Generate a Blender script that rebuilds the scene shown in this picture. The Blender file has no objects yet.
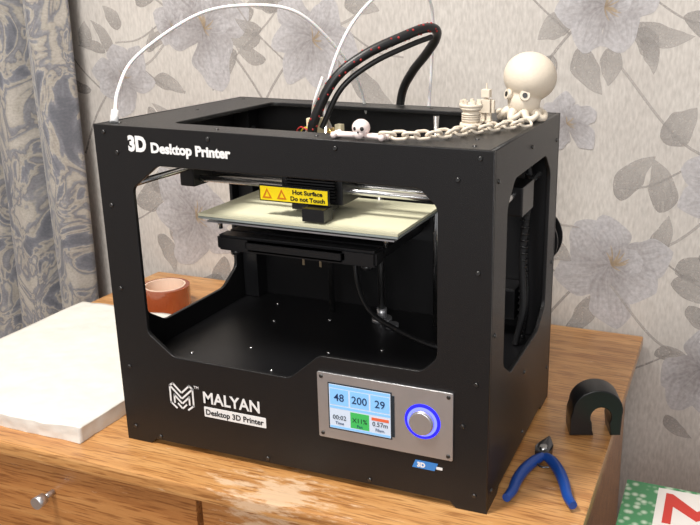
import bpy, bmesh, math, random
from mathutils import Vector, Matrix, Euler, noise as mnoise
random.seed(7)
C=bpy.context.scene.collection
W,D,H=0.466,0.294,0.392
WY=0.568

# ---------------------------------------------------------------- helpers
def srgb(r,g,b):
    f=lambda c:(c/255/12.92) if c/255<=0.04045 else ((c/255+0.055)/1.055)**2.4
    return (f(r),f(g),f(b),1)
def mat(name,col,rough=0.5,metal=0.0,spec=0.5,emit=None,estr=0,noise=0,nscale=200,bump=0,coat=0,trans=0,sss=0):
    m=bpy.data.materials.new(name);m.use_nodes=True
    nt=m.node_tree;b=nt.nodes["Principled BSDF"]
    b.inputs["Base Color"].default_value=col;b.inputs["Roughness"].default_value=rough
    b.inputs["Metallic"].default_value=metal;b.inputs["Specular IOR Level"].default_value=spec
    b.inputs["Coat Weight"].default_value=coat;b.inputs["Coat Roughness"].default_value=0.15
    if sss:
        b.inputs["Subsurface Weight"].default_value=sss;b.inputs["Subsurface Scale"].default_value=0.004
    if trans: b.inputs["Transmission Weight"].default_value=trans
    if emit: b.inputs["Emission Color"].default_value=emit;b.inputs["Emission Strength"].default_value=estr
    if noise or bump:
        tc=nt.nodes.new("ShaderNodeTexCoord");n=nt.nodes.new("ShaderNodeTexNoise")
        n.inputs["Scale"].default_value=nscale;n.inputs["Detail"].default_value=4
        nt.links.new(tc.outputs["Object"],n.inputs["Vector"])
        if noise:
            mx=nt.nodes.new("ShaderNodeMix");mx.data_type='RGBA';mx.blend_type='MIX'
            mx.inputs[6].default_value=tuple(c*(1-noise) for c in col[:3])+(1,)
            mx.inputs[7].default_value=tuple(min(1,c*(1+noise)) for c in col[:3])+(1,)
            nt.links.new(n.outputs["Fac"],mx.inputs[0]);nt.links.new(mx.outputs[2],b.inputs["Base Color"])
        if bump:
            bp=nt.nodes.new("ShaderNodeBump");bp.inputs["Strength"].default_value=bump;bp.inputs["Distance"].default_value=0.001
            nt.links.new(n.outputs["Fac"],bp.inputs["Height"]);nt.links.new(bp.outputs["Normal"],b.inputs["Normal"])
    return m
def empty(name):
    e=bpy.data.objects.new(name,None);C.objects.link(e);return e
def link(me,name,m,parent=None,smooth=False):
    o=bpy.data.objects.new(name,me);C.objects.link(o)
    if m is not None:
        me.materials.clear();me.materials.append(m)
    if smooth:
        for p in me.polygons: p.use_smooth=True
    if parent: o.parent=parent
    return o
def bmobj(bm,name,m,parent=None,smooth=False):
    me=bpy.data.meshes.new(name);bmesh.ops.recalc_face_normals(bm,faces=bm.faces);bm.to_mesh(me);bm.free()
    return link(me,name,m,parent,smooth)
def add_box(bm,x0,x1,y0,y1,z0,z1):
    v=[bm.verts.new(p) for p in [(x0,y0,z0),(x1,y0,z0),(x1,y1,z0),(x0,y1,z0),(x0,y0,z1),(x1,y0,z1),(x1,y1,z1),(x0,y1,z1)]]
    for f in [(0,3,2,1),(4,5,6,7),(0,1,5,4),(1,2,6,5),(2,3,7,6),(3,0,4,7)]: bm.faces.new([v[i] for i in f])
def boxes(name,L,m,parent=None,bev=0.0):
    bm=bmesh.new()
    for b in L: add_box(bm,*b)
    if bev: bmesh.ops.bevel(bm,geom=list(bm.edges),offset=bev,segments=2,affect='EDGES',profile=0.7)
    return bmobj(bm,name,m,parent)
def add_cyl(bm,p0,p1,r0,r1=None,seg=24):
    if r1 is None:r1=r0
    p0=Vector(p0);p1=Vector(p1);d=p1-p0
    M=Matrix.Translation((p0+p1)/2)@d.to_track_quat('Z','Y').to_matrix().to_4x4()
    bmesh.ops.create_cone(bm,cap_ends=True,segments=seg,radius1=r0,radius2=r1,depth=d.length,matrix=M)
def cyls(name,L,m,parent=None,seg=24,smooth=True):
    bm=bmesh.new()
    for c in L: add_cyl(bm,*c,seg=seg)
    o=bmobj(bm,name,m,parent)
    if smooth:
        for p in o.data.polygons: p.use_smooth=len(p.vertices)==4
    return o
def add_sph(bm,c,r,sc=(1,1,1),rot=None,u=20,v=12):
    M=Matrix.Translation(c)@(rot.to_matrix().to_4x4() if rot else Matrix.Identity(4))@Matrix.Diagonal((sc[0],sc[1],sc[2],1))
    bmesh.ops.create_uvsphere(bm,u_segments=u,v_segments=v,radius=r,matrix=M)
def curve_mesh(cu,name,m,parent,M=None,smooth=False):
    t=bpy.data.objects.new("tmp",cu);C.objects.link(t)
    dg=bpy.context.evaluated_depsgraph_get();dg.update()
    me=bpy.data.meshes.new_from_object(t.evaluated_get(dg));bpy.data.objects.remove(t)
    if M is not None: me.transform(M)
    me.name=name
    return link(me,name,m,parent,smooth)
def catmull(P,n=10):
    P=[Vector(p) for p in P];P=[P[0]*2-P[1]]+P+[P[-1]*2-P[-2]];o=[]
    for i in range(1,len(P)-2):
        a,b,c,d=P[i-1:i+3]
        for k in range(n):
            t=k/n
            o.append(0.5*((2*b)+(c-a)*t+(2*a-5*b+4*c-d)*t*t+(3*b-a-3*c+d)*t**3))
    o.append(P[-2]);return o
def tube(name,P,r,m,parent=None,radii=None,n=10,smoothpath=True):
    pts=catmull(P,n) if smoothpath else [Vector(p) for p in P]
    cu=bpy.data.curves.new(name,'CURVE');cu.dimensions='3D';cu.bevel_depth=r;cu.bevel_resolution=4;cu.use_fill_caps=True
    s=cu.splines.new('POLY');s.points.add(len(pts)-1)
    for i,p in enumerate(pts):
        s.points[i].co=(*p,1)
        if radii:
            f=i/(len(pts)-1)*(len(radii)-1);k=min(int(f),len(radii)-2);s.points[i].radius=radii[k]+(radii[k+1]-radii[k])*(f-k)
    return curve_mesh(cu,name,m,parent,smooth=True)
def panel(name,loops,th,m,parent,M,bev=0.0006):
    cu=bpy.data.curves.new(name,'CURVE');cu.dimensions='2D';cu.fill_mode='BOTH';cu.extrude=th/2-bev;cu.bevel_depth=bev;cu.offset=-bev
    for L in loops:
        s=cu.splines.new('POLY');s.points.add(len(L)-1);s.use_cyclic_u=True
        for i,p in enumerate(L): s.points[i].co=(p[0],p[1],0,1)
    return curve_mesh(cu,name,m,parent,M)
def roundpoly(L,r,n=5):
    out=[];N=len(L)
    for i in range(N):
        a=Vector(L[i-1]);b=Vector(L[i]);c=Vector(L[(i+1)%N])
        d1=(a-b);d2=(c-b);rr=min(r,d1.length*0.45,d2.length*0.45)
        p=b+d1.normalized()*rr;q=b+d2.normalized()*rr
        for k in range(n+1):
            t=k/n;out.append(tuple(p*(1-t)**2+b*2*t*(1-t)+q*t*t))
    return out
def M_front(y): return Matrix(((1,0,0,0),(0,0,-1,y),(0,1,0,0),(0,0,0,1)))
def M_side(x): return Matrix(((0,0,1,x),(1,0,0,0),(0,1,0,0),(0,0,0,1)))
def M_top(z): return Matrix.Translation((0,0,z))
def text(name,s,x,z,size,y,m,parent,M=None,bold=0.0,align='LEFT',width=None,ext=0.0002):
    cu=bpy.data.curves.new(name,'FONT');cu.body=s;cu.size=size;cu.extrude=ext;cu.offset=bold;cu.align_x=align
    cu.resolution_u=3
    o=curve_mesh(cu,name,m,parent)
    me=o.data
    if width and me.vertices:
        xs=[v.co.x for v in me.vertices];k=width/(max(xs)-min(xs));mn=min(xs)
        for v in me.vertices: v.co.x=(v.co.x-mn)*k
    me.transform((M if M is not None else M_front(y))@Matrix.Translation((x,z,0)))
    return o

# ---------------------------------------------------------------- materials
black=mat("black_powdercoat",(0.0075,0.0073,0.0080,1),0.36,spec=0.42,noise=.5,bump=0.35,nscale=1100)
blackin=mat("black_interior",(0.006,0.006,0.007,1),0.38,spec=.45,bump=0.1,nscale=700)
plast=mat("black_plastic",(0.007,0.007,0.008,1),0.32)
rubber=mat("black_cable",(0.008,0.008,0.009,1),0.4)
steel=mat("steel",(0.62,0.62,0.62,1),0.25,metal=1)
screwm=mat("screw_black",(0.09,0.09,0.09,1),0.28,metal=0.9)
alu=mat("brushed_aluminium",(0.60,0.60,0.62,1),0.36,metal=0.85,noise=0.08,nscale=60)
white=mat("white_print",(0.80,0.80,0.80,1),0.5)
ptfe=mat("ptfe_tube",(0.78,0.78,0.78,1),0.3,sss=0.2)
bone=mat("cream_printed_plastic",srgb(224,212,194),0.45,bump=0.3,nscale=500)
pinkw=mat("pale_pink_printed_plastic",srgb(234,218,214),0.45)
dark=mat("dark_pupil",(0.01,0.01,0.01,1),0.4)

def wood(name,c1,c2,c3,rough=0.34):
    m=bpy.data.materials.new(name);m.use_nodes=True;nt=m.node_tree;b=nt.nodes["Principled BSDF"]
    tc=nt.nodes.new("ShaderNodeTexCoord");mp=nt.nodes.new("ShaderNodeMapping")
    mp.inputs["Scale"].default_value=(2.2,30,30)
    nt.links.new(tc.outputs["Object"],mp.inputs["Vector"])
    n=nt.nodes.new("ShaderNodeTexNoise");n.inputs["Scale"].default_value=1.7;n.inputs["Detail"].default_value=7;n.inputs["Roughness"].default_value=0.6;n.inputs["Distortion"].default_value=0.5
    nt.links.new(mp.outputs[0],n.inputs["Vector"])
    cr=nt.nodes.new("ShaderNodeValToRGB");e=cr.color_ramp.elements
    e[0].position=0.30;e[0].color=c1;e[1].position=0.72;e[1].color=c3;x=e.new(0.5);x.color=c2
    nt.links.new(n.outputs["Fac"],cr.inputs[0])
    mp2=nt.nodes.new("ShaderNodeMapping");mp2.inputs["Scale"].default_value=(24,380,380)
    nt.links.new(tc.outputs["Object"],mp2.inputs["Vector"])
    n2=nt.nodes.new("ShaderNodeTexNoise");n2.inputs["Scale"].default_value=1.0;n2.inputs["Detail"].default_value=3
    nt.links.new(mp2.outputs[0],n2.inputs["Vector"])
    r2=nt.nodes.new("ShaderNodeValToRGB");r2.color_ramp.elements[0].position=0.36;r2.color_ramp.elements[0].color=(0.50,0.40,0.32,1);r2.color_ramp.elements[1].position=0.50;r2.color_ramp.elements[1].color=(1,1,1,1)
    nt.links.new(n2.outputs["Fac"],r2.inputs[0])
    mx=nt.nodes.new("ShaderNodeMix");mx.data_type='RGBA';mx.blend_type='MULTIPLY';mx.inputs[0].default_value=0.8
    nt.links.new(cr.outputs[0],mx.inputs[6]);nt.links.new(r2.outputs[0],mx.inputs[7])
    # pale patch near the front edge, broken up by grain-stretched noise
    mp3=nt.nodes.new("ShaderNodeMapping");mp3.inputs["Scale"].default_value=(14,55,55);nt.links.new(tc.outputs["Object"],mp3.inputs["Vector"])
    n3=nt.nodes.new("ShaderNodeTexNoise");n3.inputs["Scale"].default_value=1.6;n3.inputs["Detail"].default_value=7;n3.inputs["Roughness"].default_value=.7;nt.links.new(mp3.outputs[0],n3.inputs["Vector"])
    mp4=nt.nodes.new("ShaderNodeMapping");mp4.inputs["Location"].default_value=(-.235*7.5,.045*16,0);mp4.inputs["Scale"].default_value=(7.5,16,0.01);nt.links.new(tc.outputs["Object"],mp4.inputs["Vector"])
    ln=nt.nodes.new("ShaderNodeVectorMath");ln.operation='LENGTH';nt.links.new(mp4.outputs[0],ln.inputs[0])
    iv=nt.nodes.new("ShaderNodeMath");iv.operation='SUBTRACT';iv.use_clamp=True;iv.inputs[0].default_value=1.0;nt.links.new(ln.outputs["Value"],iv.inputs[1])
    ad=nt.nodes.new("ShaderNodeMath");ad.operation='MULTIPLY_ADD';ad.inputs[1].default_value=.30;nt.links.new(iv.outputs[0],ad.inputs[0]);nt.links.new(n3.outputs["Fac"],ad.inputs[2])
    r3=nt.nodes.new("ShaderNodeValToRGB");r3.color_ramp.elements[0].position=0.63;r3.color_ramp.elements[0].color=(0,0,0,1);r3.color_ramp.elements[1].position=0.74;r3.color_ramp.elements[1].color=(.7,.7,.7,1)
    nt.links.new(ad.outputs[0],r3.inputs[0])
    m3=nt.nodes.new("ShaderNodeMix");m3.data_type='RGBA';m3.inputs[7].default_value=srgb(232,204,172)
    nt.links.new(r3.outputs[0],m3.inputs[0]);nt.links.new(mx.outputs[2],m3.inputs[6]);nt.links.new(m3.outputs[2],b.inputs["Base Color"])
    b.inputs["Roughness"].default_value=rough;b.inputs["Coat Weight"].default_value=0.35;b.inputs["Coat Roughness"].default_value=0.28
    return m
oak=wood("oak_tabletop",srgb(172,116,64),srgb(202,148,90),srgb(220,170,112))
oakd=wood("oak_drawer",srgb(156,100,54),srgb(184,126,72),srgb(200,146,90))
paleoak=wood("pale_floor_wood",srgb(130,100,70),srgb(150,115,80),srgb(165,130,95))

# wallpaper
wp=bpy.data.materials.new("wallpaper");wp.use_nodes=True;nt=wp.node_tree;b=nt.nodes["Principled BSDF"]
tc=nt.nodes.new("ShaderNodeTexCoord")
mp=nt.nodes.new("ShaderNodeMapping");mp.inputs["Scale"].default_value=(230,230,70);nt.links.new(tc.outputs["Object"],mp.inputs["Vector"])
n=nt.nodes.new("ShaderNodeTexNoise");n.inputs["Scale"].default_value=1;n.inputs["Detail"].default_value=5;nt.links.new(mp.outputs[0],n.inputs["Vector"])
cr=nt.nodes.new("ShaderNodeValToRGB");cr.color_ramp.elements[0].position=0.3;cr.color_ramp.elements[0].color=srgb(186,181,175);cr.color_ramp.elements[1].position=0.7;cr.color_ramp.elements[1].color=srgb(212,207,201)
nt.links.new(n.outputs["Fac"],cr.inputs[0])
n2=nt.nodes.new("ShaderNodeTexNoise");n2.inputs["Scale"].default_value=5;n2.inputs["Detail"].default_value=3;nt.links.new(tc.outputs["Object"],n2.inputs["Vector"])
c2=nt.nodes.new("ShaderNodeValToRGB");c2.color_ramp.elements[0].position=0.3;c2.color_ramp.elements[0].color=(0.88,0.87,0.87,1);c2.color_ramp.elements[1].position=0.7;c2.color_ramp.elements[1].color=(1,1,1,1)
nt.links.new(n2.outputs["Fac"],c2.inputs[0])
mx=nt.nodes.new("ShaderNodeMix");mx.data_type='RGBA';mx.blend_type='MULTIPLY';mx.inputs[0].default_value=1
nt.links.new(cr.outputs[0],mx.inputs[6]);nt.links.new(c2.outputs[0],mx.inputs[7]);nt.links.new(mx.outputs[2],b.inputs["Base Color"])
bp=nt.nodes.new("ShaderNodeBump");bp.inputs["Strength"].default_value=0.2;bp.inputs["Distance"].default_value=0.0008;nt.links.new(n.outputs["Fac"],bp.inputs["Height"]);nt.links.new(bp.outputs[0],b.inputs["Normal"])
b.inputs["Roughness"].default_value=0.6

def printmat(name,cd,cl,alpha):
    m=bpy.data.materials.new(name);m.use_nodes=True;nt=m.node_tree;b=nt.nodes["Principled BSDF"]
    uv=nt.nodes.new("ShaderNodeUVMap");uv.uv_map="UVMap"
    mp=nt.nodes.new("ShaderNodeMapping");mp.inputs["Scale"].default_value=(9,1.3,1);nt.links.new(uv.outputs[0],mp.inputs[0])
    ob=nt.nodes.new("ShaderNodeTexCoord")
    n=nt.nodes.new("ShaderNodeTexNoise");n.inputs["Scale"].default_value=1.6;n.inputs["Detail"].default_value=4;n.inputs["Distortion"].default_value=0.5
    nt.links.new(mp.outputs[0],n.inputs["Vector"])
    sp=nt.nodes.new("ShaderNodeSeparateXYZ");nt.links.new(uv.outputs[0],sp.inputs[0])
    ad=nt.nodes.new("ShaderNodeMath");ad.operation='MULTIPLY_ADD';ad.inputs[1].default_value=0.65;nt.links.new(sp.outputs[1],ad.inputs[0]);
    sb=nt.nodes.new("ShaderNodeMath");sb.operation='SUBTRACT';sb.inputs[1].default_value=0.3;nt.links.new(n.outputs["Fac"],sb.inputs[0]);nt.links.new(sb.outputs[0],ad.inputs[2])
    cr=nt.nodes.new("ShaderNodeValToRGB");cr.color_ramp.elements[0].position=0.08;cr.color_ramp.elements[0].color=cd;cr.color_ramp.elements[1].position=0.75;cr.color_ramp.elements[1].color=cl
    nt.links.new(ad.outputs[0],cr.inputs[0]);nt.links.new(cr.outputs[0],b.inputs["Base Color"])
    n3=nt.nodes.new("ShaderNodeTexNoise");n3.inputs["Scale"].default_value=170;n3.inputs["Detail"].default_value=3;nt.links.new(ob.outputs["Object"],n3.inputs["Vector"])
    ml=nt.nodes.new("ShaderNodeMath");ml.operation='MULTIPLY_ADD';ml.inputs[1].default_value=0.8;ml.inputs[2].default_value=alpha-0.4;ml.use_clamp=True;nt.links.new(n3.outputs["Fac"],ml.inputs[0])
    nt.links.new(ml.outputs[0],b.inputs["Alpha"]);b.inputs["Roughness"].default_value=0.5
    return m
petal=printmat("wallpaper_petal_print",srgb(144,138,138),srgb(192,189,191),0.80)
leafm=printmat("wallpaper_leaf_print",srgb(150,145,142),srgb(184,179,175),0.52)
stamen=printmat("wallpaper_stamen_print",srgb(140,120,98),srgb(178,160,136),0.8)

# ---------------------------------------------------------------- room
def slab(name,x0,x1,y0,y1,z0,z1,m): return boxes(name,[(x0,x1,y0,y1,z0,z1)],m)
wallb=slab("wall_back",-1.6,2.2,WY+0.002,WY+0.1,-0.75,1.85,wp)
slab("wall_left",-1.7,-1.6,-2.4,WY+0.1,-0.75,1.85,wp)
slab("floor",-1.7,2.2,-2.4,WY+0.1,-0.80,-0.75,paleoak)
slab("ceiling",-1.7,2.2,-2.4,WY+0.1,1.85,1.9,mat("ceiling_white",(0.8,0.79,0.77,1),0.8))
slab("baseboard_back",-1.6,2.2,WY-0.008,WY+0.002,-0.75,-0.68,oakd)

def ribbon_patch(V,F,UV,left,right,depth):
    base=len(V);n=len(left);cols=6
    for i in range(n):
        for k in range(cols+1):
            t=k/cols;p=left[i].lerp(right[i],t);V.append((p.x,depth,p.y));UV.append((t,i/(n-1)))
    for i in range(n-1):
        for k in range(cols):
            a=base+i*(cols+1)+k;F.append((a,a+1,a+cols+2,a+cols+1))
def make_print(name,patches,m):
    V=[];F=[];UV=[]
    for l,r,dp in patches: ribbon_patch(V,F,UV,l,r,dp)
    me=bpy.data.meshes.new(name);me.from_pydata(V,[],F);me.update()
    uvl=me.uv_layers.new(name="UVMap")
    for lp in me.loops: uvl.data[lp.index].uv=UV[lp.vertex_index]
    return link(me,name,m,wallb)
PP=[];LP=[];SP=[]
dep=[0]
def leafshape(c,ang,L,w,bend=0.2,sharp=1.0,wob=0.0,seed=0,peak=.75):
    n=24;l=[];r=[];rr=random.Random(seed)
    ph=rr.random()*6
    for i in range(n):
        t=i/(n-1);a=ang+bend*(t-0.3)
        p=Vector(c)+Vector((math.cos(a),math.sin(a)))*L*t
        nn=Vector((-math.sin(a),math.cos(a)))
        ww=w*(math.sin(math.pi*min(1,t**peak*0.985+0.015))**sharp)
        ww*=1+wob*math.sin(t*14+ph)
        l.append(p+nn*ww);r.append(p-nn*ww*(1+wob*math.sin(t*11+ph*2)))
    return l,r
def nd():
    dep[0]+=1;return WY+0.0017-0.0000015*dep[0]
def flower(cx,cz,R,rot,np_=6,seed=0):
    rr=random.Random(seed)
    for k in range(np_+2):
        a=rot+k*2*math.pi/np_+rr.uniform(-.3,.3)
        sc=1 if k<np_ else .62
        l,r=leafshape((cx,cz),a,R*rr.uniform(.85,1.2)*sc,R*rr.uniform(.30,.42)*sc,rr.uniform(-.6,.6),0.7,0.09,seed*10+k,1.2)
        PP.append((l,r,nd()))
    for k in range(12):
        a=rot+rr.uniform(-1.5,1.5);L=R*rr.uniform(.14,.34)
        l,r=leafshape((cx,cz),a,L,R*0.014,0.3,0.4);SP.append((l,r,nd()))
def leaf(cx,cz,a,L,w=None,seed=0):
    l,r=leafshape((cx,cz),a,L,w or L*0.2,0.5 if seed%2 else -0.5,0.9,0.05,seed);LP.append((l,r,nd()))
def stem(P,w=0.0016):
    pts=catmull([(x,z,0) for x,z in P],8);l=[];r=[]
    for i,p in enumerate(pts):
        q=pts[min(i+1,len(pts)-1)]-pts[max(i-1,0)];nn=Vector((-q.y,q.x)).normalized()*w
        l.append(Vector((p.x,p.y))+nn);r.append(Vector((p.x,p.y))-nn)
    LP.append((l,r,nd()))
def motif(ox,oz,s=1.0,fl=1,seed=1,small=True):
    rr=random.Random(seed)
    f=lambda x,z:(ox+x*s*fl,oz+z*s)
    stem([f(-.16,-.22),f(-.10,-.1),f(-.01,0),f(.1,.05),f(.2,.16)],0.0022)
    stem([f(-.06,-.05),f(-.14,.02),f(-.2,.1)]);stem([f(.06,.03),f(.14,-.02),f(.2,-.03)])
    for i in range(9):
        a=rr.uniform(0,6.28);q=rr.uniform(.06,.15)
        p=f(q*math.cos(a),q*math.sin(a));leaf(p[0],p[1],a+rr.uniform(-.6,.6),s*rr.uniform(.06,.11),s*rr.uniform(.014,.026),seed*20+i)
    p=f(0,0);flower(p[0],p[1],.098*s,rr.uniform(0,1),6,seed)
    if small:
        p=f(.17,.14);flower(p[0],p[1],.05*s,rr.uniform(0,1),5,seed+50)
motif(.505,.112,1.0,1,3)
motif(.70,.27,1.0,-1,8,False)
motif(.47,.52,.85,1,5,False)
motif(-.25,.475,1.0,-1,11)
motif(-.03,.46,.85,1,12,False)
motif(-.44,.38,.7,1,14)
motif(-.30,.12,1.0,-1,15)
motif(.665,-.05,.8,-1,16,False)
motif(1.05,.35,1.1,1,17);motif(1.1,-.2,1,-1,18);motif(-.5,-.25,1,1,19);motif(.2,.85,1.1,1,20);motif(-.45,.85,1,-1,21);motif(.8,.8,1,1,22);motif(.25,.2,1,1,23)
make_print("wallpaper_leaves",LP,leafm);make_print("wallpaper_petals",PP,petal);make_print("wallpaper_stamens",SP,stamen)

# ---------------------------------------------------------------- curtain
cm=bpy.data.materials.new("curtain_fabric");cm.use_nodes=True;nt=cm.node_tree;b=nt.nodes["Principled BSDF"]
uv=nt.nodes.new("ShaderNodeUVMap");uv.uv_map="UVMap"
mpc=nt.nodes.new("ShaderNodeMapping");mpc.inputs["Scale"].default_value=(1.5,1,1);mpc.inputs["Rotation"].default_value=(0,0,.6);nt.links.new(uv.outputs[0],mpc.inputs[0])
n0=nt.nodes.new("ShaderNodeTexNoise");n0.inputs["Scale"].default_value=9;n0.inputs["Detail"].default_value=3.5;n0.inputs["Distortion"].default_value=2.0;nt.links.new(mpc.outputs[0],n0.inputs["Vector"])
cr=nt.nodes.new("ShaderNodeValToRGB");e=cr.color_ramp.elements
e[0].position=0.36;e[0].color=srgb(104,106,114);e[1].position=0.66;e[1].color=srgb(178,172,164)
for ps,cc in [(.44,(130,131,138)),(.46,(172,166,156)),(.50,(158,152,144)),(.52,(120,120,126)),(.57,(138,138,142)),(.60,(168,162,152))]:
    x=e.new(ps);x.color=srgb(*cc)
nt.links.new(n0.outputs["Fac"],cr.inputs[0])
n1=nt.nodes.new("ShaderNodeTexNoise");n1.inputs["Scale"].default_value=260;nt.links.new(uv.outputs[0],n1.inputs["Vector"])
mx=nt.nodes.new("ShaderNodeMix");mx.data_type='RGBA';mx.blend_type='OVERLAY';mx.inputs[0].default_value=0.3
nt.links.new(cr.outputs[0],mx.inputs[6]);nt.links.new(n1.outputs["Fac"],mx.inputs[7]);nt.links.new(mx.outputs[2],b.inputs["Base Color"])
b.inputs["Roughness"].default_value=0.8;b.inputs["Sheen Weight"].default_value=0.2
V=[];F=[];UV=[];nx=220;nz=40
for j in range(nz+1):
    z=1.7-j/nz*2.42;
    for i in range(nx+1):
        t=i/nx;x=-1.35+t*0.825
        amp=0.024+0.008*math.sin(t*9);ph=t*58+0.9*math.sin(t*11)+0.25*math.sin(z*2.3)
        y=0.503+amp*math.sin(ph)+0.009*math.sin(ph*2.1+z*1.5)+0.005*math.sin(z*5+t*9)
        V.append((x+0.008*math.cos(ph)+0.010*math.sin(z*1.7),y,z));UV.append((t*1.6,z))
for j in range(nz):
    for i in range(nx):
        a=j*(nx+1)+i;F.append((a,a+1,a+nx+2,a+nx+1))
me=bpy.data.meshes.new("curtain");me.from_pydata(V,[],F);me.update();u=me.uv_layers.new(name="UVMap")
for lp in me.loops:u.data[lp.index].uv=UV[lp.vertex_index]
cur=link(me,"curtain",cm,None,True)
md=cur.modifiers.new("s","SOLIDIFY");md.thickness=0.002
cyls("curtain_rod",[((-1.45,0.503,1.72),(-0.42,0.503,1.72),0.014)],steel)

# ---------------------------------------------------------------- desk
desk=empty("wooden_desk")
TX0,TX1,TY0,TY1=-0.39,0.567,-0.062,0.556
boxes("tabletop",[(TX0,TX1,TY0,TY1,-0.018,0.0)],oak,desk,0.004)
boxes("body",[(TX0+.012,TX1-.02,TY0+.028,TY1-.01,-.735,-.0185)],oakd,desk,0.002)
dr=[]
for (a,c) in [(-.372,.134),(.142,.545)]:
    for (z0,z1) in [(-.165,-.023),(-.33,-.171),(-.53,-.336),(-.72,-.536)]:
        dr.append((a,c,TY0+.010,TY0+.029,z0,z1))
boxes("drawer_fronts",dr,oakd,desk,0.002)
boxes("plinth",[(TX0+.02,TX1-.03,TY0+.04,TY1-.02,-.75,-.735)],oakd,desk)
K=[]
for cx in (-.078,.34):
    for z in (-.062,-.25,-.43,-.63):
        K.append(((cx,TY0+.010,z),(cx,TY0-.006,z),0.0035))
        K.append(((cx,TY0-.005,z),(cx,TY0-.018,z),0.007,0.0078))
cyls("knobs",K,alu,desk)

# foam sheet
fm=mat("white_foam",srgb(226,223,216),0.7,noise=0.10,nscale=45,bump=0.9)
bm=bmesh.new();add_box(bm,-.365,-.045,-.032,.325,0.0,.020)
bmesh.ops.subdivide_edges(bm,edges=list(bm.edges),cuts=60,use_grid_fill=True)
for v in bm.verts:
    p=v.co.copy();k=mnoise.noise(p*20);k2=mnoise.noise(p*75+Vector((3,1,2)))
    if p.z>.001: v.co.z+=.0022*k+.0009*k2
    ex=min(p.x+.365,-.045-p.x);ey=min(p.y+.032,.325-p.y)
    if ex<.0005: v.co.x+=.0025*k+.0012*k2
    if ey<.0005: v.co.y+=.0025*k+.0012*k2
    if p.z<.0001: v.co.z=.0003
bmobj(bm,"foam_packing_sheet",fm,None,True)

# ---------------------------------------------------------------- PRINTER
pr=empty("desktop_3d_printer")
BV=.0010
outer=[(0,0),(.035,0),(.042,.007),(.424,.007),(.431,0),(W,0),(W,H),(0,H)]
opening=roundpoly([(.046,.148),(.080,.122),(.234,.121),(.272,.154),(.392,.155),(.409,.172),(.409,.332),(.390,.350),(.082,.350),(.046,.322)],.006)
panel("front_panel",[outer,opening],.005,black,pr,M_front(.0025),BV)
sout=[(0.005,0),(.04,0),(.047,.007),(.245,.007),(.252,0),(D-.005,0),(D-.005,H-.0),(0.005,H-.0)]
sopen=roundpoly([(.052,.150),(.085,.128),(.215,.128),(.250,.150),(.250,.325),(.222,.350),(.080,.350),(.052,.325)],.008)
panel("right_panel",[sout,sopen],.005,black,pr,M_side(W-.0025),BV)
panel("left_panel",[sout,sopen],.005,black,pr,M_side(.0025),BV)
panel("rear_panel",[[(0,0),(W,0),(W,H),(0,H)]],.005,black,pr,M_front(D-.0025))
topo=[(.0052,.0052),(W-.0052,.0052),(W-.0052,D-.0052),(.0052,D-.0052)]
toph=roundpoly([(.075,.040),(.382,.040),(.382,.256),(.075,.256)],.012)
panel("top_panel",[topo,toph],.005,black,pr,M_top(H-.0027),BV)
boxes("inner_deck",[(.0055,W-.0055,.0055,D-.0055,.094,.099)],blackin,pr)
boxes("bottom_plate",[(.0055,W-.0055,.0055,D-.0055,.010,.014)],blackin,pr)
boxes("corner_brackets",[(.006,.022,.006,.022,.1,.385),(W-.022,W-.006,.006,.022,.1,.385),(.006,.030,D-.03,D-.006,.1,.385),(W-.03,W-.006,D-.03,D-.006,.1,.385)],blackin,pr,.001)
S=[]
for x,z in [(.014,.384),(.014,.20),(.014,.02),(.014,.30),(.014,.10),(.452,.384),(.452,.27),(.452,.15),(.452,.02),(.15,.384),(.30,.384),(.05,.012),(.2,.013),(.33,.013),(.43,.362),(.03,.362),(.438,.10)]:
    S.append(((x,.0005,z),(x,-.0016,z),.0030,.0018))
for y,z in [(.016,.36),(.016,.2),(.016,.02),(.15,.372),(.278,.36),(.278,.2),(.278,.05),(.15,.1),(.15,.02)]:
    S.append(((W-.0005,y,z),(W+.0016,y,z),.0030,.0018))
for x,y in [(.02,.02),(.15,.018),(.27,.018),(.44,.02),(.03,.15),(.43,.06),(.02,.27),(.15,.275),(.30,.275),(.44,.27)]:
    S.append(((x,y,H-.001),(x,y,H+.0010),.0030,.0018))
cyls("screws",S,screwm,pr,12)
S2=[]
for x,y in [(.06,.06),(.12,.10),(.18,.05),(.22,.12),(.10,.19),(.17,.22),(.28,.15),(.35,.1),(.38,.2),(.27,.22),(.07,.25),(.40,.06)]:
    S2.append(((x,y,.0985),(x,y,.1006),.0028,.0018))
cyls("deck_screws",S2,steel,pr,12)
boxes("rear_slots",[(.092,.0955,D-.0062,D-.0048,.150,.172),(.120,.1235,D-.0062,D-.0048,.150,.172)],mat("slot_beige",srgb(170,150,120),.6),pr)
text("label_3d","3D",.046,.3655,.0225,-.0001,white,pr,bold=.0012,width=.0240)
text("label_desktop","Desktop Printer",.076,.3650,.0150,-.0001,white,pr,bold=.00065,width=.101)
text("label_maker","MALYAN",.117,.0700,.0205,-.0001,white,pr,bold=.0004,width=.076)
text("label_tm","TM",.1045,.086,.0050,-.0001,white,pr)
panel("label_box",[roundpoly([(.117,.0520),(.2005,.0520),(.2005,.0650),(.117,.0650)],.001)],.0006,white,pr,M_front(-.0001),bev=0.0001)
text("label_box_text","Desktop 3D Printer",.1195,.0553,.0098,-.00055,plast,pr,bold=.0002,width=.078)
lg=[]
def stroke(P,w=.0022):
    pts=[Vector(p) for p in P]
    for a,b_ in zip(pts,pts[1:]):
        d=(b_-a).normalized();n_=Vector((-d.y,d.x))*w/2;a2=a-d*w/2;b2=b_+d*w/2
        lg.append([tuple(a2+n_),tuple(b2+n_),tuple(b2-n_),tuple(a2-n_)])
cx,cz=.0865,.0725
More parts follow.
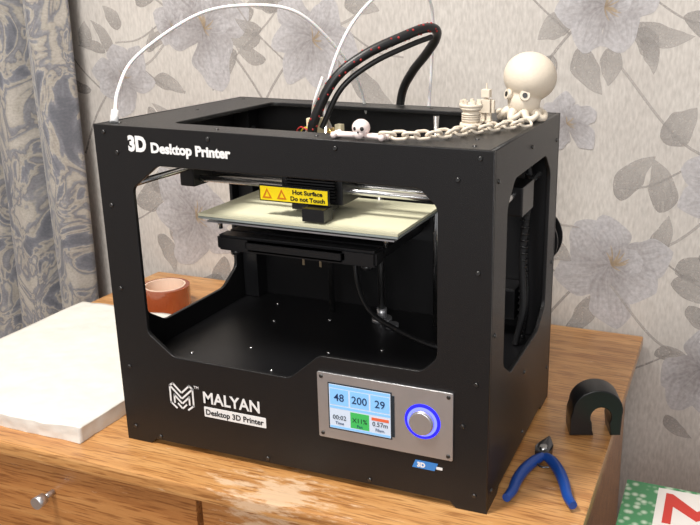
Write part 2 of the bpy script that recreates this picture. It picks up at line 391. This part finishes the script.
for s in (-1,1):
    stroke([(cx+s*.001,cz-.002),(cx+s*.016,cz+.012),(cx+s*.016,cz-.010),(cx+s*.0085,cz-.016)])
    stroke([(cx+s*.001,cz-.0085),(cx+s*.0105,cz+.0005),(cx+s*.0105,cz-.009)])
    stroke([(cx+s*.001,cz-.015),(cx+s*.0055,cz-.0105)])
    stroke([(cx+s*.016,cz+.012),(cx+s*.0115,cz+.0155),(cx+s*.001,cz+.0055)])
bm=bmesh.new()
for l in lg:
    f=[bm.verts.new((p[0],-.0003,p[1])) for p in l];bm.faces.new(f)
    g=[bm.verts.new((p[0],-.00005,p[1])) for p in l];bm.faces.new(g)
    for i in range(4): bm.faces.new([f[i],f[(i+1)%4],g[(i+1)%4],g[i]])
bmobj(bm,"logo_mark",white,pr)
# control panel
px0,px1,pz0,pz1=.270,.428,.0575,.1365
panel("control_plate",[roundpoly([(px0,pz0),(px1,pz0),(px1,pz1),(px0,pz1)],.002)],.0022,alu,pr,M_front(-.0012),bev=.0004)
cyls("control_screws",[((x,-.0020,z),(x,-.0034,z),.0026,.0018) for x in (px0+.005,px1-.005) for z in (pz0+.005,pz1-.005)],screwm,pr,12)
scr=mat("lcd_backlight",srgb(110,160,205),.2,emit=srgb(130,180,225),estr=.60)
scrw=mat("lcd_frame_dark",(.02,.03,.04,1),.2)
sblu=mat("lcd_blue",srgb(30,50,80),.2,emit=srgb(30,60,110),estr=.3)
sgrn=mat("lcd_green",srgb(60,150,80),.2,emit=srgb(50,170,80),estr=.55)
sred=mat("lcd_white",srgb(170,180,195),.2,emit=srgb(190,200,215),estr=.55)
sora=mat("lcd_orange",srgb(190,90,60),.2,emit=srgb(200,90,60),estr=.5)
sx0,sx1,sz0,sz1=.2845,.3575,.0715,.1245
yb=-.0027
boxes("screen_bezel",[(sx0-.0015,sx1+.0015,yb,-.002,sz0-.0015,sz1+.0015)],scrw,pr)
boxes("screen",[(sx0,sx1,yb-.0003,yb,sz0,sz1)],sred,pr)
c3=(sx1-sx0)/3
bl=[]
for i in range(3):
    bl.append((sx0+c3*i+.001,sx0+c3*(i+1)-.001,yb-.0006,yb-.0003,sz1-.024,sz1-.005))
boxes("screen_temp_tiles",bl,scr,pr);boxes("screen_green_tile",[(sx0+c3+.001,sx0+c3*2-.001,yb-.0006,yb-.0003,sz0+.004,sz0+.023)],sgrn,pr)
boxes("screen_band",[(sx0+.0005,sx1-.0005,yb-.0005,yb-.0003,sz1-.004,sz1-.0005),(sx0+.0005,sx1-.0005,yb-.0005,yb-.0003,sz0+.0005,sz0+.003),(sx0+.0005,sx1-.0005,yb-.0005,yb-.0003,sz0+.0245,sz0+.0275)],scr,pr)
boxes("screen_alert_bar",[(sx0+c3*2+.002,sx0+c3*3-.002,yb-.0007,yb-.0003,sz0+.018,sz0+.0215)],sora,pr)
for i,s in enumerate(["48","200","29"]):
    text("digits_%d"%i,s,sx0+c3*(i+.5),sz1-.019,.0125,yb-.0008,sblu,pr,align='CENTER',bold=.0001)
for i,s in enumerate(["00:02","X11%","0.57m"]):
    text("status_%d"%i,s,sx0+c3*(i+.5),sz0+.0115,.0075,yb-.0008,scrw,pr,align='CENTER')
    text("status_b_%d"%i,["Time","Fan","Filam."][i],sx0+c3*(i+.5),sz0+.0055,.0050,yb-.0008,sblu,pr,align='CENTER')
boxes("screen_glass_side_strip",[(sx1+.0015,sx1+.0045,yb-.0002,-.002,sz0+.002,sz1-.002)],scrw,pr)
kx,kz=.394,.0985
ring=mat("knob_led_ring",(.01,.01,.15,1),.4,spec=.2,emit=(.012,.010,1.0,1),estr=2.2)
ring2=mat("knob_led_core",(.05,.05,.4,1),.4,spec=.2,emit=(.10,.12,1.0,1),estr=3.2)
def ringmesh(name,R0,R1,y0,m):
    bm=bmesh.new();N=48
    for i in range(N):
        a=2*math.pi*i/N;b2=2*math.pi*(i+1)/N
        for (ya,ra,yb_,rb_) in [(y0-.0008,R0,y0,R1),(y0,R1,-.0015,R1)]:
            P=[(kx+r*math.cos(t),y,kz+r*math.sin(t)) for y,r,t in [(ya,ra,a),(ya,ra,b2),(yb_,rb_,b2),(yb_,rb_,a)]]
            bm.faces.new([bm.verts.new(p) for p in P])
    bmobj(bm,name,m,pr)
ringmesh("knob_led_ring",.0168,.0202,-.0026,ring);ringmesh("knob_led_core",.0140,.0169,-.0034,ring2)
cyls("knob",[((kx,-.002,kz),(kx,-.0080,kz),.0140,.0136),((kx,-.0080,kz),(kx,-.0092,kz),.0136,.0122)],alu,pr,48)
panel("badge",[[(.381,.0405),(.407,.0405),(.411,.050),(.385,.050)]],.0006,mat("badge_blue",srgb(60,130,205),.3),pr,M_front(-.0002),bev=.0001)
text("badge_text","3D",.387,.0425,.0075,-.0006,white,pr,bold=.0004)
panel("badge_side",[[(.409,.043),(.416,.043),(.416,.046),(.409,.046)]],.0006,white,pr,M_front(-.0002),bev=.0001)

# gantry
zr=.318
cyls("x_rods",[((.006,.150,.303),(.46,.150,.303),.004),((.006,.178,.303),(.46,.178,.303),.004)],steel,pr)
cyls("y_rods",[((.017,.008,zr),(.017,.286,zr),.004),((.448,.008,zr),(.448,.286,zr),.004)],steel,pr)
boxes("y_blocks",[(.0055,.027,.136,.188,.294,.328),(.438,.4605,.136,.188,.294,.328)],plast,pr,.002)
boxes("belts",[(.027,.029,.03,.28,.334,.340),(.436,.438,.03,.28,.334,.340),(.04,.43,.163,.1645,.308,.314)],rubber,pr)
cyls("pulleys",[((.023,.03,.337),(.033,.03,.337),.010),((.432,.03,.337),(.442,.03,.337),.010),((.006,.27,.345),(.46,.27,.345),.004),((.023,.27,.345),(.033,.27,.345),.010)],steel,pr)
boxes("rod_mounts",[(.0055,.034,.006,.014,.304,.345),(.43,.4605,.006,.014,.304,.345),(.39,.44,.225,.275,.30,.345)],plast,pr,.001)
# extruder
boxes("extruder_body",[(.160,.242,.128,.196,.290,.330),(.165,.198,.136,.180,.330,.366),(.204,.237,.136,.180,.330,.366),(.176,.226,.122,.150,.2815,.292)],plast,pr,.0015)
boxes("extruder_heatsink",[(.168,.234,.121,.1275,.296+i*.0036,.2975+i*.0036) for i in range(9)],blackin,pr)
brass=mat("brass",(.7,.5,.2,1),.3,metal=1)
cyls("nozzles",[((.188,.150,.282),(.188,.150,.2735),.004,.001),((.214,.150,.282),(.214,.150,.2735),.004,.001)],brass,pr)
yel=mat("warning_yellow",srgb(240,214,20),.35)
boxes("warning_plate",[(.138,.232,.112,.1145,.2915,.3115)],plast,pr)
boxes("warning_plate_bracket",[(.150,.225,.1145,.130,.300,.304)],plast,pr)
boxes("warning_label",[(.1395,.2305,.1114,.112,.2930,.3100)],yel,pr)
text("warning_text","Hot Surface",.184,.3032,.0072,.1112,plast,pr,bold=.00022,width=.040)
text("warning_text_2","Do not Touch",.181,.2952,.0072,.1112,plast,pr,bold=.00022,width=.046)
org=mat("warning_orange",srgb(205,120,20),.4)
for i,x in enumerate((.1425,.1625)):
    panel("warning_icon_%d"%i,[[(x,.2955),(x+.013,.2955),(x+.0065,.3080)],[(x+.003,.2974),(x+.010,.2974),(x+.0065,.3045)]],.0004,org,pr,M_front(.1112),bev=.00005)
boxes("fan",[(.203,.232,.098,.121,.2745,.2905)],plast,pr,.001)
cyls("tube_fittings",[((.188,.158,.366),(.188,.158,.378),.006,.004),((.214,.158,.366),(.214,.158,.378),.006,.004)],brass,pr,12)
ivo=mat("connector_ivory",srgb(225,215,180),.5)
boxes("extruder_connector",[(.196,.210,.130,.148,.366,.392),(.228,.236,.14,.15,.366,.385)],ivo,pr,.001)
for i,(c,dx) in enumerate([((.5,.02,.02,1),0),((.6,.5,.05,1),.006),((.5,.5,.5,1),.012)]):
    tube("wire_%d"%i,[(.180+dx,.15,.366),(.180+dx,.135,.374),(.192+dx,.125,.382),(.208,.122,.376)],.0008,mat("wire_col_%d"%i,c,.4),pr)
# bed
bedm=mat("build_plate_tape",srgb(230,228,198),.5,noise=.05,nscale=40)
boxes("build_plate",[(.060,.327,.094,.240,.2690,.2725)],bedm,pr,.0005)
boxes("build_plate_glass",[(.060,.327,.0935,.2405,.2663,.2688)],mat("glass_edge",(.45,.5,.48,1),.1,metal=.3),pr)
boxes("build_plate_base",[(.068,.320,.100,.236,.2605,.2625)],alu,pr)
cyls("bed_springs",[((x,y,.251),(x,y,.2660),.0030) for x in (.080,.305) for y in (.110,.225)],steel,pr,12)
bm=bmesh.new()
add_box(bm,.088,.302,.088,.112,.230,.2495);add_box(bm,.088,.302,.112,.272,.238,.2495)
add_box(bm,.100,.122,.112,.272,.226,.240);add_box(bm,.270,.292,.112,.272,.226,.240);add_box(bm,.130,.262,.084,.090,.233,.247);add_box(bm,.12,.34,.262,.283,.215,.262)
bmesh.ops.bevel(bm,geom=list(bm.edges),offset=.003,segments=2,affect='EDGES')
bmobj(bm,"bed_support",plast,pr)
cyls("bed_knobs",[((.108,.1,.224),(.108,.1,.2298),.007),((.285,.1,.224),(.285,.1,.2298),.007),((.195,.12,.234),(.195,.12,.2378),.007)],plast,pr)
cyls("z_rods",[((.159,.250,.099),(.159,.250,.386),.0042),((.316,.250,.099),(.316,.250,.386),.0042)],steel,pr)
cyls("lead_screw",[((.239,.243,.099),(.239,.243,.30),.0045)],mat("lead_screw_steel",(.3,.3,.3,1),.35,metal=1),pr)
cyls("lead_screw_coupler",[((.239,.243,.099),(.239,.243,.104),.014),((.239,.243,.104),(.239,.243,.118),.007),((.262,.225,.099),(.262,.225,.105),.009)],alu,pr)
tube("bed_cable",[(.20,.265,.225),(.195,.255,.19),(.205,.24,.150),(.235,.215,.122),(.285,.19,.112),(.345,.17,.106),(.38,.18,.104)],.0036,rubber,pr)
tube("side_cable",[(.44,.235,.34),(.443,.238,.30),(.438,.235,.22),(.442,.23,.15),(.435,.225,.101)],.0045,rubber,pr)
tube("side_cable_2",[(.40,.27,.34),(.43,.262,.345),(.441,.252,.31),(.437,.25,.25),(.442,.25,.15),(.438,.25,.101)],.003,rubber,pr)
wr=[]
for i in range(26):
    z=.11+i*.0085;wr.append(((.4395,.236,z),(.4395,.236,z+.0022),.0058))
cyls("side_cable_wrap",wr,plast,pr,12)
boxes("endstop_board",[(.452,.4535,.060,.085,.262,.290)],mat("pcb_green",srgb(50,90,60),.4),pr)
boxes("endstop_parts",[(.4535,.4575,.064,.072,.266,.286),(.4535,.4565,.075,.082,.276,.286)],alu,pr)
boxes("rear_motor",[(.385,.427,.245,.286,.125,.167)],plast,pr,.003)

# filament tubes + cable bundle
tube("filament_tube_a",[(.012,.022,.394),(.001,.045,.425),(-.006,.09,.460),(.040,.145,.506),(.095,.170,.519),(.152,.198,.511),(.188,.24,.462),(.197,.275,.420),(.20,.297,.36)],.0021,ptfe,pr)
cyls("tube_collar",[((.014,.018,.3915),(.010,.026,.4040),.0048,.0040)],white,pr,16)
tube("filament_tube_b",[(.214,.158,.376),(.2175,.14,.400),(.226,.140,.447),(.2395,.168,.498),(.263,.2,.534),(.285,.245,.548),(.297,.28,.522),(.292,.298,.46),(.285,.299,.36)],.0021,ptfe,pr)
tube("filament_tube_c",[(.188,.158,.376),(.195,.150,.397),(.206,.135,.412),(.215,.14,.44)],.0021,ptfe,pr)
CB=[(.206,.125,.370),(.212,.121,.392),(.2345,.130,.438),(.2648,.150,.4660),(.3000,.180,.4860),(.3180,.205,.4950),(.3240,.226,.4925),(.3160,.245,.4800),(.2960,.263,.4600),(.2700,.282,.4360),(.2480,.300,.405),(.240,.3035,.35)]
tube("cable_bundle",CB,.0058,rubber,pr)
redm=mat("cable_red",(.36,.012,.012,1),.5)
tube("cable_bundle_b",[(p[0]+.006,p[1]+.006,p[2]-.010) for p in CB[1:6]],.0032,rubber,pr)
pts=catmull(CB,12);bm=bmesh.new()
for i in range(4,70,2):
    p=pts[i];d=(pts[i+1]-pts[i-1]).normalized();s=d.cross(Vector((0,0,1))).normalized();u_=s.cross(d)
    a=i*1.1
    for k,rr_ in ((0,.0016),(2.6,.0013)):
        q=p+(s*math.cos(a+k)+u_*math.sin(a+k))*.0052;add_sph(bm,q,rr_,(1,1,1),None,8,6)
bmobj(bm,"cable_flecks",redm,pr,True)
cyls("rear_spool_holder",[((.426,D+.0005,.218),(.426,D+.010,.218),.022),((.426,D+.010,.218),(.426,D+.014,.218),.042),((.426,D+.014,.218),(.426,D+.040,.218),.018),((.426,D+.040,.218),(.426,D+.044,.218),.042)],plast,pr,40)

# ---------------------------------------------------------------- printed toys on the top
Z=H+.0002
ch=empty("printed_chain")
path=catmull([(.350,.016,0),(.372,.022,0),(.394,.040,0),(.410,.070,0),(.427,.100,0),(.442,.128,0),(.457,.150,0)],30)
acc=0;last=path[0];links=[path[0]]
for p in path[1:]:
    acc+=(p-last).length;last=p
    if acc>=.0115: links.append(p.copy());acc=0
bm=bmesh.new()
for i,p in enumerate(links):
    q=links[min(i+1,len(links)-1)]-links[max(i-1,0)];ang=math.atan2(q.y,q.x)+.15*math.sin(i*2.3)
    tilt=math.radians(42 if i%2 else -38)
    M=Matrix.Translation((p.x,p.y,Z+.0058))@Matrix.Rotation(ang,4,'Z')@Matrix.Rotation(tilt,4,'X')
    n1,n2=20,8;ring_=[]
    for a in range(n1):
        t=2*math.pi*a/n1;cc=Vector((math.cos(t)*.0052+(.0028 if math.cos(t)>0 else -.0028),math.sin(t)*.0050,0));o_=Vector((math.cos(t),math.sin(t),0))
        ring_.append([bm.verts.new(M@(cc+(o_*math.cos(2*math.pi*k/n2)+Vector((0,0,1))*math.sin(2*math.pi*k/n2))*.0017)) for k in range(n2)])
    for a in range(n1):
        for k in range(n2): bm.faces.new([ring_[a][k],ring_[(a+1)%n1][k],ring_[(a+1)%n1][(k+1)%n2],ring_[a][(k+1)%n2]])
bmobj(bm,"links",bone,ch,True)
# skull with crossbones
sk=empty("printed_skull_figurine")
bm=bmesh.new();sx,sy=.320,.019
add_sph(bm,(sx,sy,Z+.0110),.0092,(1,1.05,.95));add_sph(bm,(sx-.0005,sy-.0050,Z+.0050),.0056,(1,.8,.9))
for a in (15,-25,165,205):
    t=math.radians(a);e=(sx+.029*math.cos(t),sy+.016*math.sin(t),Z+.0034)
    add_cyl(bm,(sx,sy,Z+.0034),e,.0028,.0022,12)
    for s in (-.0026,.0026): add_sph(bm,(e[0],e[1]+s,e[2]),.0034,(1,1,1),None,10,8)
bmobj(bm,"body",pinkw,sk,True)
bm=bmesh.new()
for s in (-1,1): add_sph(bm,(sx+s*.0036+.001,sy-.0083,Z+.0110),.0022,(1,.6,1),None,10,8)
add_sph(bm,(sx+.001,sy-.0098,Z+.0076),.0011,(1,.6,1),None,8,6)
bmobj(bm,"eye_sockets",dark,sk,True)
# rook tower
tw=empty("printed_rook_tower")
tx,ty=.3965,.142
cyls("tower_body",[((tx,ty,Z),(tx,ty,Z+.004),.0130,.0120),((tx,ty,Z+.004),(tx,ty,Z+.017),.0098,.0092),((tx,ty,Z+.017),(tx,ty,Z+.021),.0095,.0130),((tx,ty,Z+.021),(tx,ty,Z+.025),.0130,.0130)]+[((tx,ty,Z+.006+.0024*i),(tx,ty,Z+.0072+.0024*i),.0105) for i in range(4)],bone,tw,32)
bm=bmesh.new()
for k in range(7):
    a=2*math.pi*k/7;add_cyl(bm,(tx+.0105*math.cos(a),ty+.0105*math.sin(a),Z+.0248),(tx+.0105*math.cos(a),ty+.0105*math.sin(a),Z+.0290),.0023,None,8)
bmobj(bm,"battlements",bone,tw)
# small robot figure
rb=empty("printed_robot_figurine")
rx,ry=.404,.176
bm=bmesh.new()
q=1.4
def rbx(x0,x1,y0,y1,z0,z1): add_box(bm,rx+x0*q,rx+x1*q,ry+y0*q,ry+y1*q,Z+z0*q,Z+z1*q)
rbx(-.004,.004,-.0035,.0035,.008,.019);rbx(-.0035,.0035,-.004,.003,.0205,.027)
for s in (-1,1):
    rbx(s*.0026-.0018,s*.0026+.0018,-.002,.002,0,.0082);rbx(s*.0026-.002,s*.0026+.002,-.006,.003,0,.002)
    rbx(s*.0058-.0013,s*.0058+.0013,-.0018,.0018,.008,.0185)
rbx(-.0012,.0012,-.0012,.0012,.018,.021);rbx(-.0006,.0006,-.0006,.0006,.026,.032)
bmesh.ops.bevel(bm,geom=[e for e in bm.edges if e.calc_length()>.0025],offset=.0004,segments=1,affect='EDGES')
bmobj(bm,"body",bone,rb)
# octopus
oc=empty("printed_octopus_toy")
ox,oy=.443,.214
bm=bmesh.new()
add_sph(bm,(ox+.001,oy+.004,Z+.050),.0305,(1.03,1.02,.93),Euler((.1,.15,0)),40,24)
add_sph(bm,(ox-.004,oy-.002,Z+.022),.0195,(1,1,1.0),None,30,18)
oh=bmobj(bm,"head",bone,oc,True)
md=oh.modifiers.new("r","REMESH");md.mode='VOXEL';md.voxel_size=.0012;md.use_smooth_shade=True
md=oh.modifiers.new("s","SMOOTH");md.iterations=14
for k in range(8):
    a=2*math.pi*k/8+.35
    f=lambda r,z,da=0:(min(W-.002,ox-.006+r*math.cos(a+da)),oy+r*math.sin(a+da)*.95,Z+z)
    tube("tentacle_%d"%k,[f(.010,.012),f(.018,.010),f(.024,.0045,.1),f(.028,.0042,.28),f(.029,.0085,.5),f(.025,.0115,.58)],.0058,bone,oc,[1,1,.82,.65,.5,.3])
for (dx,dy,dz) in [(-.0165,-.0140,.031),(.0060,-.0205,.031)]:
    c=Vector((ox-.004+dx,oy-.002+dy,Z+dz));nrm=Vector((dx,dy,.004)).normalized()
    cyls("eye_ring",[(c-nrm*.004,c+nrm*.0012,.0062,.0058)],bone,oc,24)
    cyls("pupil",[(c+nrm*.0010,c+nrm*.0018,.0030)],dark,oc,20)

# ---------------------------------------------------------------- tape roll behind
tp=empty("orange_tape_roll")
tcx,tcy=-.246,.395
def annulus(name,r0,r1,z0,z1,m,parent,c):
    bm=bmesh.new();N=48;R=[]
    for i in range(N):
        a=2*math.pi*i/N;cs,sn=math.cos(a),math.sin(a)
        R.append([bm.verts.new((c[0]+r*cs,c[1]+r*sn,z)) for r,z in [(r0,z0),(r1,z0),(r1,z1),(r0,z1)]])
    for i in range(N):
        for k in range(4): bm.faces.new([R[i][k],R[(i+1)%N][k],R[(i+1)%N][(k+1)%4],R[i][(k+1)%4]])
    return bmobj(bm,name,m,parent)
annulus("tape",.035,.042,.0005,.041,mat("tape_amber",srgb(150,72,38),.12,coat=.6),tp,(tcx,tcy))
annulus("core",.0325,.0349,.0005,.042,mat("tape_core_paper",srgb(236,210,190),.6),tp,(tcx,tcy))

# ---------------------------------------------------------------- black horseshoe bracket
hb=empty("black_printed_guide_bracket")
def HM(x,y,ang): return Matrix.Translation((x,y,0))@Matrix.Rotation(ang,4,'Z')@Matrix(((1,0,0,0),(0,0,-1,0),(0,1,0,0),(0,0,0,1)))
prof=[]
for i in range(25):
    a=math.radians(-12+192*i/24);prof.append((.0315*math.cos(a),.035+.0285*math.sin(a)))
prof+=[(-.034,.026),(-.034,.0016),(-.004,.0016),(-.006,.008)]
for i in range(15):
    a=math.radians(212-(212+32)*i/14);prof.append((.004+.0130*math.cos(a),.026+.0140*math.sin(a)))
prof+=[(.017,.0016),(.030,.0016)]
panel("arch",[prof],.036,plast,hb,HM(.543,.222,math.radians(20)),bev=.0015)

# ---------------------------------------------------------------- pliers
pl=empty("blue_side_cutter_pliers")
bluem=mat("blue_handle_rubber",srgb(26,70,150),.35)
tool=mat("tool_steel",(.12,.12,.13,1),.3,metal=.9)
pv=Vector((.497,.132,.009))
def rel(x,y,z=.009): return (pv.x+x,pv.y+y,z)
tube("handle_1",[rel(.003,-.008),rel(-.005,-.024),rel(-.0115,-.046),rel(-.0140,-.070),rel(-.0135,-.092),rel(-.0160,-.108)],.0064,bluem,pl,[.75,1,1.05,1,.9,.75])
tube("handle_2",[rel(.003,-.008),rel(.015,-.018),rel(.028,-.038),rel(.038,-.060),rel(.046,-.082),rel(.055,-.097)],.0064,bluem,pl,[.75,1,1.05,1,.9,.75])
tube("spring",[rel(-.002,-.028),rel(.006,-.034),rel(.014,-.032)],.0012,tool,pl)
for s in (-1,1):
    bm=bmesh.new()
    L=[(0,-.012),(s*.008,-.010),(s*.0105,.002),(s*.009,.014),(s*.0045,.026),(s*.0008,.034),(0,.034)]
    vs=[bm.verts.new(rel(x,y,.0035)) for x,y in L];f=bm.faces.new(vs)
    r=bmesh.ops.extrude_face_region(bm,geom=[f]);bmesh.ops.translate(bm,vec=(0,0,.011),verts=[v for v in r['geom'] if isinstance(v,bmesh.types.BMVert)])
    for v in bm.verts:
        if v.co.y>pv.y+.012: v.co.z=.009+(v.co.z-.009)*.55
    bmesh.ops.bevel(bm,geom=list(bm.edges),offset=.0007,segments=2,affect='EDGES')
    bmobj(bm,"jaw_%d"%(1 if s<0 else 2),tool,pl)
cyls("pivot",[(rel(0,0,.002),rel(0,0,.0165),.0045)],steel,pl,20)

# ---------------------------------------------------------------- stool + colourful box
st=empty("wooden_stool")
boxes("seat",[(.592,.88,-.08,.26,-.152,-.128)],oakd,st,.004)
boxes("legs",[(a,a+.03,c,c+.03,-.7495,-.152) for a in (.605,.84) for c in (-.065,.215)]+[(.635,.84,.222,.238,-.5,-.475),(.635,.84,-.058,-.042,-.5,-.475)],oakd,st,.002)
gb=empty("green_gift_box")
gm=bpy.data.materials.new("green_floral_card");gm.use_nodes=True;nt=gm.node_tree;b=nt.nodes["Principled BSDF"]
tc=nt.nodes.new("ShaderNodeTexCoord");vo=nt.nodes.new("ShaderNodeTexVoronoi");vo.inputs["Scale"].default_value=95;nt.links.new(tc.outputs["Object"],vo.inputs["Vector"])
cr=nt.nodes.new("ShaderNodeValToRGB");e=cr.color_ramp.elements;e[0].position=.15;e[0].color=srgb(190,205,185);e[1].position=.5;e[1].color=srgb(70,135,90)
nt.links.new(vo.outputs["Distance"],cr.inputs[0]);nt.links.new(cr.outputs[0],b.inputs["Base Color"])
boxes("carton",[(.590,.80,-.02,.215,-.1275,-.058)],gm,gb,.001)
rd=mat("card_red",srgb(196,56,46),.4);wc=mat("card_white",srgb(225,220,215),.5)
boxes("label",[(.630,.735,.125,.208,-.0578,-.0572)],wc,gb)
panel("label_m",[[(.640,.135),(.650,.135),(.650,.172),(.678,.150),(.706,.172),(.706,.135),(.716,.135),(.716,.198),(.708,.198),(.678,.170),(.648,.198),(.640,.198)]],.0006,rd,gb,M_top(-.0568),bev=.0001)

# ---------------------------------------------------------------- lights
def area(name,loc,target,size,power,col):
    l=bpy.data.lights.new(name,'AREA');l.shape='DISK';l.size=size;l.energy=power;l.color=col
    o=bpy.data.objects.new(name,l);o.location=loc;o.rotation_euler=(Vector(target)-Vector(loc)).to_track_quat('-Z','Y').to_euler();C.objects.link(o)
area("ceiling_lamp_light",(-.10,-.60,1.75),(.1,.2,0),.40,37,(1,.96,.90))
area("room_fill_light",(.9,-2.1,1.2),(.2,.2,.1),1.1,28,(1,.975,.95))
w=bpy.data.worlds.new("room_ambient");bpy.context.scene.world=w;w.use_nodes=True
w.node_tree.nodes["Background"].inputs[0].default_value=(.95,.96,1,1);w.node_tree.nodes["Background"].inputs[1].default_value=.42

# ---------------------------------------------------------------- camera
yaw,pitch,roll=.3366,.2851,.0076
d=Vector((-math.sin(yaw)*math.cos(pitch),math.cos(yaw)*math.cos(pitch),-math.sin(pitch)))
r=Vector((math.cos(yaw),math.sin(yaw),0));u=r.cross(d)
R=r*math.cos(roll)+u*math.sin(roll);U=u*math.cos(roll)-r*math.sin(roll)
cam=bpy.data.cameras.new("camera");cam.sensor_width=36;cam.lens=822.4726/700*36;cam.shift_x=-97.96/700;cam.shift_y=-21.5/700;cam.clip_start=.02
co=bpy.data.objects.new("camera",cam)
co.matrix_world=Matrix(((R.x,U.x,-d.x,.6764),(R.y,U.y,-d.y,-.7321),(R.z,U.z,-d.z,.5272),(0,0,0,1)))
C.objects.link(co);bpy.context.scene.camera=co
bpy.context.scene.view_settings.view_transform='Standard'
